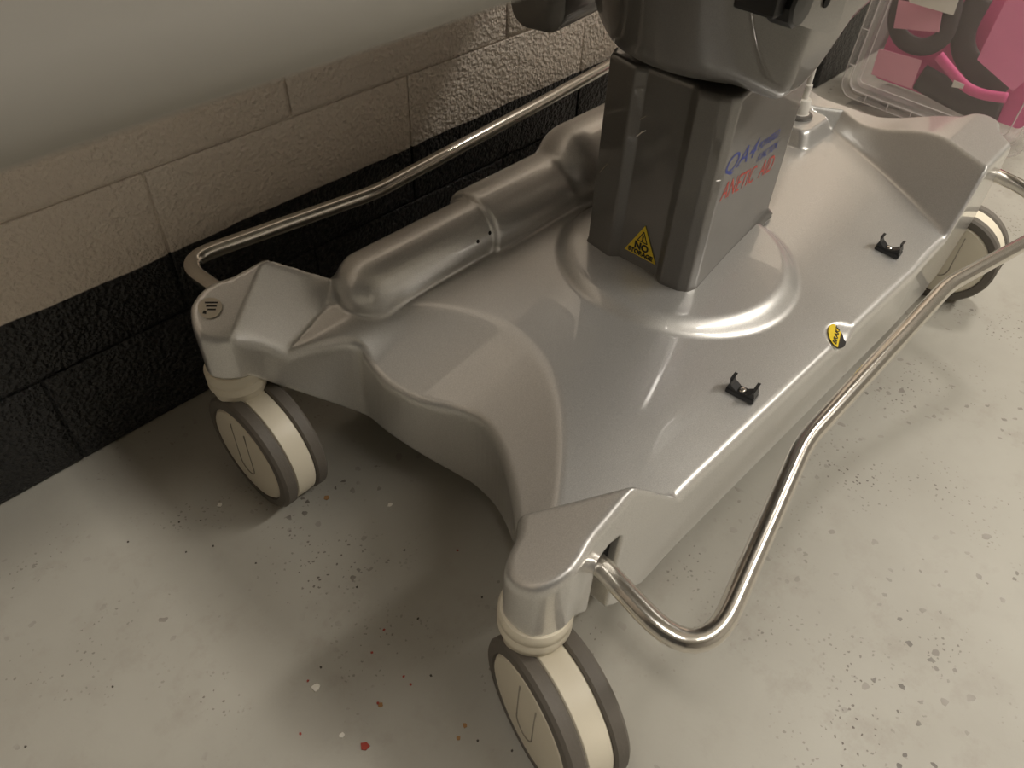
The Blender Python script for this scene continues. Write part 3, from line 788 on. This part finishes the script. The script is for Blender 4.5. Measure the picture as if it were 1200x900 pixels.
strap([(1062, -14), (1050, 20), (1057, 45), (1081, 55), (1105, 44), (1115, 18), (1120, -14)], 0.046, 0.024, M['charcoal'], 'strap', 'black strap looped in a U around a pale pink card in the box', 'strap')
strap([(1150, -5), (1130, 35), (1132, 65), (1155, 92), (1178, 108)], 0.064, 0.032, M['charcoal'], 'strap', 'black strap curving beside the bright pink card in the box', 'strap')
strap([(1078, 90), (1105, 105), (1140, 122), (1172, 130)], 0.086, 0.036, M['charcoal'], 'strap', 'black strap lying along the lower edge of the box', 'strap')
strap([(1100, 65), (1112, 80), (1130, 100), (1150, 110), (1180, 115)], 0.034, 0.014, M['pink_deep'], 'pink_tube', 'deep pink tube running between the black straps in the box', 'tube', 0.5)
tray = obj('pink_liner', shell([(rr(0.052, 0.02), -DP + 0.01), (rr(0.048, 0.02), -0.105)], cap_top=True, cap_bot=True), M['pink_deep']); tray.matrix_world = BXM
tag(tray, 'deep pink padding filling the back of the storage box', 'padding')
nb = Vector((-v.x, -v.y, 0)).normalized()
nv = obj('navy_lid', prism_bm(rrect(0.035, 0.40, -0.26, 0.006, 0.02), 0, 0.02, 0.002), M['navy']); nv.matrix_world = frame((C0.x, C0.y, 0), u, Vector((0, 0, 1)).cross(u) * (1 if Vector((0, 0, 1)).cross(u).x < 0 else -1))
tag(nv, 'navy blue flat lid under the clear storage box', 'lid')

# ------------------------------------------------------------------ crumbs and paint chips on the floor
CH = {'red': plain('red_paint_chip', (0.30, 0.035, 0.02), 0.6), 'white': plain('white_paint_chip', (0.7, 0.67, 0.6), 0.6), 'dark': plain('dark_crumb', (0.06, 0.05, 0.04), 0.8), 'brown': plain('brown_crumb', (0.30, 0.16, 0.06), 0.8)}
def chip(px, py, size, col, label):
    p = onz(px, py, 0.0); n = random.randint(5, 7); a0 = random.random() * 6
    bm = prism_bm([(size * random.uniform(.55, 1.1) * math.cos(a0 + k * 2 * PI / n), size * random.uniform(.5, 1.1) * math.sin(a0 + k * 2 * PI / n)) for k in range(n)], 0, size * 0.35)
    o = obj('paint_chip' if col in ('red', 'white') else 'crumb', bm, CH[col]); o.location = (p.x, p.y, 0)
    tag(o, label, 'chip' if col in ('red', 'white') else 'crumb', {'red': 'red paint chips on the floor', 'white': 'white paint chips on the floor', 'dark': 'dark crumbs on the floor', 'brown': 'brown crumbs on the floor'}[col])
chip(428, 875, 0.0065, 'red', 'largest red paint chip lying on the grey floor')
for q in ((450, 738), (436, 765), (473, 793), (481, 802), (361, 798), (352, 860), (443, 824), (536, 645)): chip(*q, 0.0022, 'red', 'tiny red paint chip scattered on the grey floor')
chip(370, 806, 0.0075, 'white', 'white paint chip lying on the grey floor')
for q in ((400, 862), (457, 592), (258, 592)): chip(*q, 0.0045, 'white', 'small pale flake scattered on the grey floor')
chip(383, 584, 0.005, 'brown', 'brown crumb on the floor beside the rear caster')
for q in ((446, 826), (545, 850), (537, 865)): chip(*q, 0.0036, 'brown', 'brown grey crumb on the floor near the front caster')
for q in ((235, 610), (376, 782), (490, 725), (418, 688), (505, 792), (132, 805), (30, 875), (150, 635), (300, 660), (560, 868), (600, 880), (565, 700), (474, 645), (250, 640), (210, 612), (218, 647)): chip(*q, 0.0021, 'dark', 'small dark crumb scattered on the grey floor')
